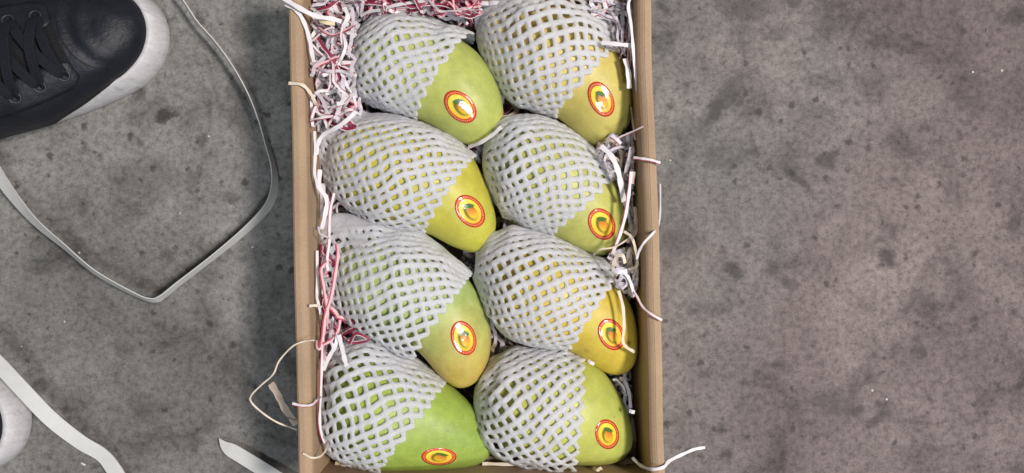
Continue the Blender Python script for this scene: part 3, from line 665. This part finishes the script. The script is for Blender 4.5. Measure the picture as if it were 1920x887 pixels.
strip([(1113,478,.070),(1125,468,.076),(1150,464,.076),(1172,452,.072),(1185,440,.068)], .0011, P_CREAM, 'very thin cream strip across the tip of the second right mango', 0.4)
strip([(1238,345,.050),(1238,395,.066),(1234,424,.080),(1222,440,RZ+.002),(1207,456,RZ+.001),(1198,472,.082),(1194,486,.078)], .0017, P_WHITE, 'white strip rising outside the right wall and bending in over the rim', 0.7, 0.1)
strip([(1152,522,.072),(1150,500,.076),(1156,482,.078),(1168,480,.079),(1172,494,.078)], .0024, P_CREAM, 'cream strip arched over the tail corner of the third right mango net', 0.4)
strip([(1148,506,.080),(1160,510,.082),(1176,508,.081)], .0026, P_WHITE, 'short white strip tied level across the knot of strips by the right wall', 0.1)
strip([(1162,526,.078),(1168,512,.080),(1178,520,.080),(1185,538,.078),(1189,556,.074)], .0022, P_WHITE, 'white strip dropping from the knot of strips by the right wall', 0.3)
strip([(1156,540,.078),(1161,526,.080),(1171,520,.079),(1176,532,.077),(1166,542,.077)], .0020, P_LILAC, 'lilac strip wound into a small ring below the knot by the right wall', 0.6)
strip([(1184,538,.074),(1194,556,.079),(1205,576,.084),(1222,590,RZ+.002),(1241,601,RZ+.001)], .0018, P_REDEDGE, 'thin pink and white strip running out over the right rim to the lower right', 0.4, 0.1)
strip([(1160,545,.074),(1168,575,.0765),(1170,612,.0765),(1168,640,.075),(1176,652,.073),(1190,660,.070)], .0021, P_CREAM, 'cream strip hanging down across the sticker of the golden mango', 0.1, 0.5)
strip([(1186,858,.066),(1200,872,.074),(1222,880,RZ+.0004),(1244,876,RZ+.001),(1256,864,.084),(1284,850,.080),(1304,842,.076),(1322,839,.074)], .0020, P_WHITE, 'white strip looping over the right rim at the bottom and out over the floor', 0.5, 0.0)
strip([(878,276,.056),(900,268,.062),(922,254,.064),(940,238,.062)], .0026, P_WHITE, 'white strip tucked under the tip of the first left mango', 0.4)
strip([(1103,676,.074),(1108,680,.075),(1114,683,.074)], .0022, P_WHITE, 'tiny white scrap lying between the two lowest right mangoes')
strip([(1180,770,.070),(1185,772,.071),(1190,773,.071)], .0025, P_WHITE, 'tiny white scrap beside the lowest right mango against the wall')
strip([(900,868,.050),(940,876,.052),(985,886,.052),(1020,900,.050)], .0022, P_CREAM, 'cream strip sloping down between the two lowest mangoes and the end wall', 0.2)
strip([(1112,900,.060),(1120,884,.064),(1128,876,.060)], .0022, P_CREAM, 'short cream strip standing at the end wall under the lowest right mango', 0.7)
strip([(1160,700,.050),(1172,716,.056),(1180,740,.056),(1182,765,.052)], .0024, P_LILAC, 'lilac strip bent between the golden mango and the right wall', 0.3)
strip([(1150,706,.050),(1166,722,.054),(1176,742,.052)], .0014, P_WHITE, 'thin white strip below the tip of the golden mango', 0.3)
strip([(1196,200,.062),(1190,222,.066),(1204,262,.074)], .0012, P_TAN, 'thin tan strip leaning on the right wall beside the first right mango', 0.3)
strip([(152,868,.001),(156,870,.0016),(160,872,.001)], .0014, P_WHITE, 'tiny white scrap on the floor below the lower sneaker', name='paper_scrap', cat='paper scrap', keep=False, n=4)
# brown tape tab stuck to the outside of the left wall
tb = strip([(508,719,.052),(522,742,.055),(534,766,.055),(556,796,.050)], .0046, P_TAN, 'tan paper tab with a curled end sticking out from the left wall', 0.15, name='paper_tab', cat='paper tab', keep=False)
# ------------------------------------------------------------------ packing straps on the floor
def strap(pts, label, th=0.0007, n=14):
    P = crom([at(p[0], p[1], p[2]) for p in pts], n); Wd = crom([Vector((p[3], p[4], 0)) for p in pts], n)
    V, F, U = ribbon(P, [w_.x for w_ in Wd], [w_.y for w_ in Wd], th); c = sum(P, Vector()) / len(P); c.z = 0
    o = mesh('packing_strap', [v - c for v in V], F, M_strap, smooth=False, uvs=U); o.location = c
    tag(o, label, 'packing strap', 'white packing straps on the floor'); return o
WS = 0.0095
strap([(320,-25,.014,WS,1.86),(345,5,.014,WS,1.88),(372,45,.014,WS,1.86),(405,82,.014,WS,1.84),(440,130,.015,WS,1.80),(468,180,.015,WS,1.74),(488,230,.015,WS,1.68),(500,270,.015,WS,1.62),(513,315,.014,WS,1.50),
       (514,355,.013,WS,1.36),(500,390,.012,WS,1.30),(460,432,.012,WS,1.36),(400,482,.014,WS,1.46),(335,532,.016,WS,1.48),(305,556,.017,WS,1.45),(285,563,.017,WS,1.20),(255,553,.017,WS,1.12),
       (180,512,.016,WS,1.00),(120,462,.015,WS,0.92),(70,420,.014,WS,0.75),(30,375,.013,WS,0.45),(-5,325,.012,WS,0.2),(-40,262,.010,WS,0.1)],
      'white plastic strap standing on edge in a wide loop between sneaker and box')
strap([(-50,640,.030,.0100,0.1),(-5,680,.030,.0100,0.15),(40,728,.028,.0100,0.2),(95,785,.022,.0100,0.25),(150,828,.016,.0100,0.1),(190,852,.012,.0100,0.0),(212,878,.010,.0105,0.05),(240,925,.008,.0105,0.1)],
      'white plastic strap lying over the toe of the lower sneaker', n=10)
s3 = strap([(411,822,.004,.0003,0.0),(416,829,.0045,.0035,0.0),(422,836,.005,.0068,0.0),(430,842,.0055,.0094,0.0),(444,850,.006,.0100,0.05),(480,872,.008,.0100,0.1),(530,903,.010,.0100,0.1),(580,935,.012,.0100,0.1)],
      'white plastic strap with a pointed end lying on the floor below the box corner', n=8)

# ------------------------------------------------------------------ sneakers
def sneaker(label, toe_px, ang, mirror, detail=True):
    """shoe coordinates: x back from toe (0) to heel (-.29), y across, z up"""
    root = empty('sneaker'); T0 = at(*toe_px, 0.012); ar = math.radians(ang); sh = 0.010 * (1 if not mirror else -1)
    root.location = (T0.x - math.sin(ar) * sh, T0.y + math.cos(ar) * sh, 0)
    root.rotation_euler = (0, 0, math.radians(ang)); tag(root, label, 'sneaker', 'pair of black leather sneakers')
    mm = -1 if mirror else 1
    # half widths and centre line down the shoe
    S = crom([(0.0, 0.0, 0), (0.001, 0.0079, 0), (0.004, 0.0157, 0.0), (0.009, 0.0228, 0), (0.016, 0.0290, 0), (0.026, 0.0343, 0), (0.040, 0.0382, 0.000), (0.065, 0.0405, 0.001), (0.10, 0.0415, 0.003), (0.15, 0.038, 0.005), (0.20, 0.034, 0.004), (0.25, 0.033, 0.001), (0.275, 0.028, 0), (0.288, 0.016, 0), (0.291, 0.0, 0)], 8)
    def at_s(x):
        for i in range(len(S) - 1):
            if S[i + 1].x >= x: f = (x - S[i].x) / (S[i + 1].x - S[i].x + 1e-9); return S[i].lerp(S[i + 1], min(1, max(0, f)))
        return S[-1]
    # sole: rim loops from S, profile rounding
    loop = []
    for p in S: loop.append((-p.x, p.y + p.z))
    for p in reversed(S[1:-1]): loop.append((-p.x, -p.y + p.z))
    m = len(loop); V = []; F = []
    prof = [(0.0055, 0.0008), (0.002, 0.0012), (0.0, 0.005), (0.0004, 0.012), (0.0016, 0.019), (0.0038, 0.0235), (0.0058, 0.0254), (0.0062, 0.0240), (0.0070, 0.0240), (0.0074, 0.0258), (0.0110, 0.0266), (0.0150, 0.0255)]
    for ins, zz in prof:
        for i, (x, y) in enumerate(loop):
            a, b = loop[i - 1], loop[(i + 1) % m]; t = Vector((b[0] - a[0], b[1] - a[1], 0)).normalized(); nrm = Vector((-t.y, t.x, 0))
            toe = max(0.0, 1 - (-x) / 0.12); q = Vector((x, y, 0)) ; c = Vector((x - (0.03 if x > -0.1 else -0.02) * 0, 0.002, 0))
            if (q - Vector((-0.14, 0.002, 0))).dot(nrm) > 0: nrm = -nrm
            # toe spring: the front lifts a little; narrower rim along the sides
            k = ins * (0.35 + 0.85 * toe) if ins > 0.004 else ins
            q = q + nrm * k; V.append(Vector((q.x, q.y * mm, zz + 0.004 * max(0, 1 - (-x) / 0.05) ** 2)))
    for r in range(len(prof) - 1):
        for i in range(m): a, b = r * m + i, r * m + (i + 1) % m; F.append((a, b, b + m, a + m))
    F.append(tuple(range(m))); F.append(tuple((len(prof) - 1) * m + i for i in range(m))[::-1])
    if mirror: F = [f[::-1] for f in F]
    sole = mesh('sole', V, F, M_rubber, parent=root)
    # upper: arches across the shoe
    Hc = crom([(0.0135, 0.030, 0), (0.018, 0.0385, 0), (0.030, 0.0465, 0), (0.050, 0.0520, 0), (0.075, 0.0555, 0), (0.095, 0.0600, 0), (0.12, 0.069, 0), (0.15, 0.083, 0), (0.18, 0.096, 0), (0.215, 0.098, 0), (0.25, 0.094, 0), (0.284, 0.090, 0)], 5)
    V = []; F = []; k = 33; rows = []
    def up(x, a):
        """x back, a in -1..1 across -> point on the upper"""
        h = Hc[-1].y
        for i in range(len(Hc) - 1):
            if Hc[i + 1].x >= x: f = (x - Hc[i].x) / (Hc[i + 1].x - Hc[i].x + 1e-9); h = Hc[i].y + (Hc[i + 1].y - Hc[i].y) * max(0, min(1, f)); break
        toe = max(0.0, 1 - x / 0.10)
        s_ = at_s(x); front = max(0, x - 0.0135)
        w_ = max(0.0005, at_s(x).y - 0.0025 - 0.0085 * toe) if x > 0.035 else 0
        if x <= 0.06:   # round toe of the leather, inset from the rubber
            w2 = 0.0345 * math.sqrt(max(0, 1 - ((0.060 - x) / 0.0468) ** 2)); w_ = w2 if x <= 0.035 else w2 + (w_ - w2) * (x - 0.035) / 0.025
        w_ = min(w_ + 0.0095 * min(1, max(0, (x - 0.045) / 0.055)), 0.052)
        yb = math.sin(a * PI / 2); zb = math.cos(a * PI / 2) ** (0.62 if x < 0.11 else 0.8)
        narrow = 1 - 0.18 * min(1, max(0, (x - 0.12) / 0.1)) * zb
        z_ = 0.0235 + (h - 0.0235) * zb
        aa = a + 0.12; seam = 0.058 - 0.007 * min(2.2, (aa / 0.45) ** 2)
        on_ = min(1, max(0, 1.3 - abs(aa) * 1.4)); ws = 0.004 * noise.noise(Vector((a * 2.2, 1, 0)))
        cr = -0.0011 * math.exp(-((x - seam + 0.0035 + ws) / 0.0024) ** 2) * on_ + 0.0008 * math.exp(-((x - seam + 0.0095 + ws) / 0.0036) ** 2) * on_
        cr += -0.0009 * math.exp(-((x - seam + 0.016 - ws * 1.5) / 0.003) ** 2) * max(0, 1 - abs(a - 0.1) * 1.2)
        cr += 0.0016 * (0.5 + 0.5 * math.tanh((x - seam) / 0.0008)) * on_
        nz = noise.noise(Vector((x * 60, a * 3, 5))) * 0.0009 + noise.noise(Vector((x * 25, a * 1.5, 8))) * 0.0012
        return Vector((-x + 0.0060, (yb * w_ * narrow + s_.z) * mm, max(0.0215, z_ + cr + nz)))
    xs = [0.01325 + 0.0006 * i for i in range(8)] + [0.0185 + (0.284 - 0.0185) * i / 90 for i in range(91)]
    openx = 0.17
    for x in xs:
        for j in range(k): V.append(up(x, -1 + 2 * j / (k - 1)))
    for i in range(len(xs) - 1):
        for j in range(k - 1):
            if xs[i] > openx and 11 <= j < k - 12: continue          # foot opening
            a = i * k + j; F.append((a, a + k, a + k + 1, a + 1))
    if not mirror: pass
    bv = BVHTree.FromPolygons([tuple(v) for v in V], F)
    upper = mesh('upper', V, F, M_leather, parent=root)
    md_ = upper.modifiers.new('t', 'SOLIDIFY'); md_.thickness = 0.0018; md_.offset = -1 if mirror else 1
    # foot inside the opening
    fv, ff = tube([Vector((-0.165, 0.004 * mm, .060)), Vector((-0.19, 0.004 * mm, .075)), Vector((-0.225, 0.003 * mm, .100)), Vector((-0.235, 0.003 * mm, .125)), Vector((-0.238, 0.003 * mm, .150))], [0.020, 0.027, 0.030, 0.031, 0.031], 20)
    mesh('sock', fv, ff, M_sock, parent=root)
    def on(x, a, off): 
        p = up(x, a); e = 0.002; t1 = up(x + e, a) - up(x - e, a); t2 = up(x, min(1, a + 0.02)) - up(x, max(-1, a - 0.02)); n_ = t1.cross(t2).normalized()
        if n_.z < 0: n_ = -n_
        return p + n_ * off
    # seam of the toe piece: a stitched ridge arching across behind the toe
    pts = [on(0.060 - 0.007 * min(2.2, (a / 0.45) ** 2), a - 0.12, 0.0001) for a in [i / 24 * 1.3 - 0.65 for i in range(25)]]
    v_, f_ = tube(pts, 0.0005, 6); mesh('toe_seam', v_, f_, M_leather, parent=root)
    # eyestay panels, eyelets, laces
    ac = -0.16
    for sgn in (-1, 1):
        V2, F2 = [], []; nx, na = 18, 8
        for layer in (0.0016, 0.0):
            for i in range(nx + 1):
                for j in range(na + 1):
                    x = 0.062 + 0.090 * i / nx; a0 = 0.17; a1 = 0.56 - 0.06 * math.sin(i / nx * PI)
                    if i == 0: a0, a1 = 0.24, 0.46
                    if i == 1: a0, a1 = 0.19, 0.53
                    V2.append(on(x, ac + sgn * (a0 + (a1 - a0) * j / na), layer))
        q_ = (nx + 1) * (na + 1)
        for i in range(nx):
            for j in range(na): a = i * (na + 1) + j; F2.append((a, a + 1, a + na + 2, a + na + 1))
        border = [i * (na + 1) for i in range(nx + 1)] + [nx * (na + 1) + j for j in range(1, na + 1)] + [i * (na + 1) + na for i in range(nx - 1, -1, -1)] + [j for j in range(na - 1, 0, -1)]
        for i in range(len(border)): a, b = border[i], border[(i + 1) % len(border)]; F2.append((a, b, b + q_, a + q_))
        mesh('eyestay', V2, F2, M_leather, parent=root)
    rows_x = [0.0695, 0.0855, 0.1015, 0.1175, 0.1335]; ea = 0.34
    for x in rows_x:
        for sgn in (-1, 1):
            c = on(x, ac + sgn * ea, 0.0022); c2 = on(x, ac + sgn * ea, 0.006); n_ = (c2 - c).normalized(); u = n_.cross(Vector((0, 1, 0))).normalized(); v = n_.cross(u)
            ring = [c + u * (0.0034 * math.cos(t)) + v * (0.0034 * math.sin(t)) for t in [2 * PI * i / 20 for i in range(21)]]
            a_, b_ = tube(ring, 0.0007, 6, False); mesh('eyelet', a_, b_, M_eyelet, parent=root)
    def lace(x0, a0, x1, a1, lift):
        pts = []
        for i in range(17):
            t = i / 16; pts.append(on(x0 + (x1 - x0) * t, ac + a0 + (a1 - a0) * t, 0.0022 + lift * math.sin(t * PI)))
        pts[0] = on(x0, ac + a0, 0.0); pts[-1] = on(x1, ac + a1, 0.0)
        V3, F3, _ = ribbon(pts, 0.0066, 0.0, 0.0016); o = mesh('lace', V3, F3, M_lace, smooth=False, parent=root)
        bm_ = o.modifiers.new('b', 'BEVEL'); bm_.width = 0.0005; bm_.segments = 2
    for i in range(len(rows_x)):
        if i == 0: lace(rows_x[0], -ea, rows_x[0], ea, 0.0035)
        else:
            lace(rows_x[i - 1], -ea, rows_x[i], ea, 0.0045 + 0.0008 * (i % 2)); lace(rows_x[i - 1], ea, rows_x[i], -ea, 0.0068)
    # tongue between the eyestays
    V4, F4 = [], []
    for i in range(20):
        for j in range(9): V4.append(on(0.062 + 0.090 * i / 19, ac - 0.22 + 0.44 * j / 8, 0.0007))
    for i in range(19):
        for j in range(8): a = i * 9 + j; F4.append((a, a + 9, a + 10, a + 1))
    mesh('tongue', V4, F4, M_sock, parent=root)
    return root
sneaker('black leather sneaker with white rubber toe and laces, pointing toward the upper left box corner', (318, 58), 22, False)
sneaker('black sneaker at the lower left with only its white rubber toe showing under a strap', (58, 795), -18, True)
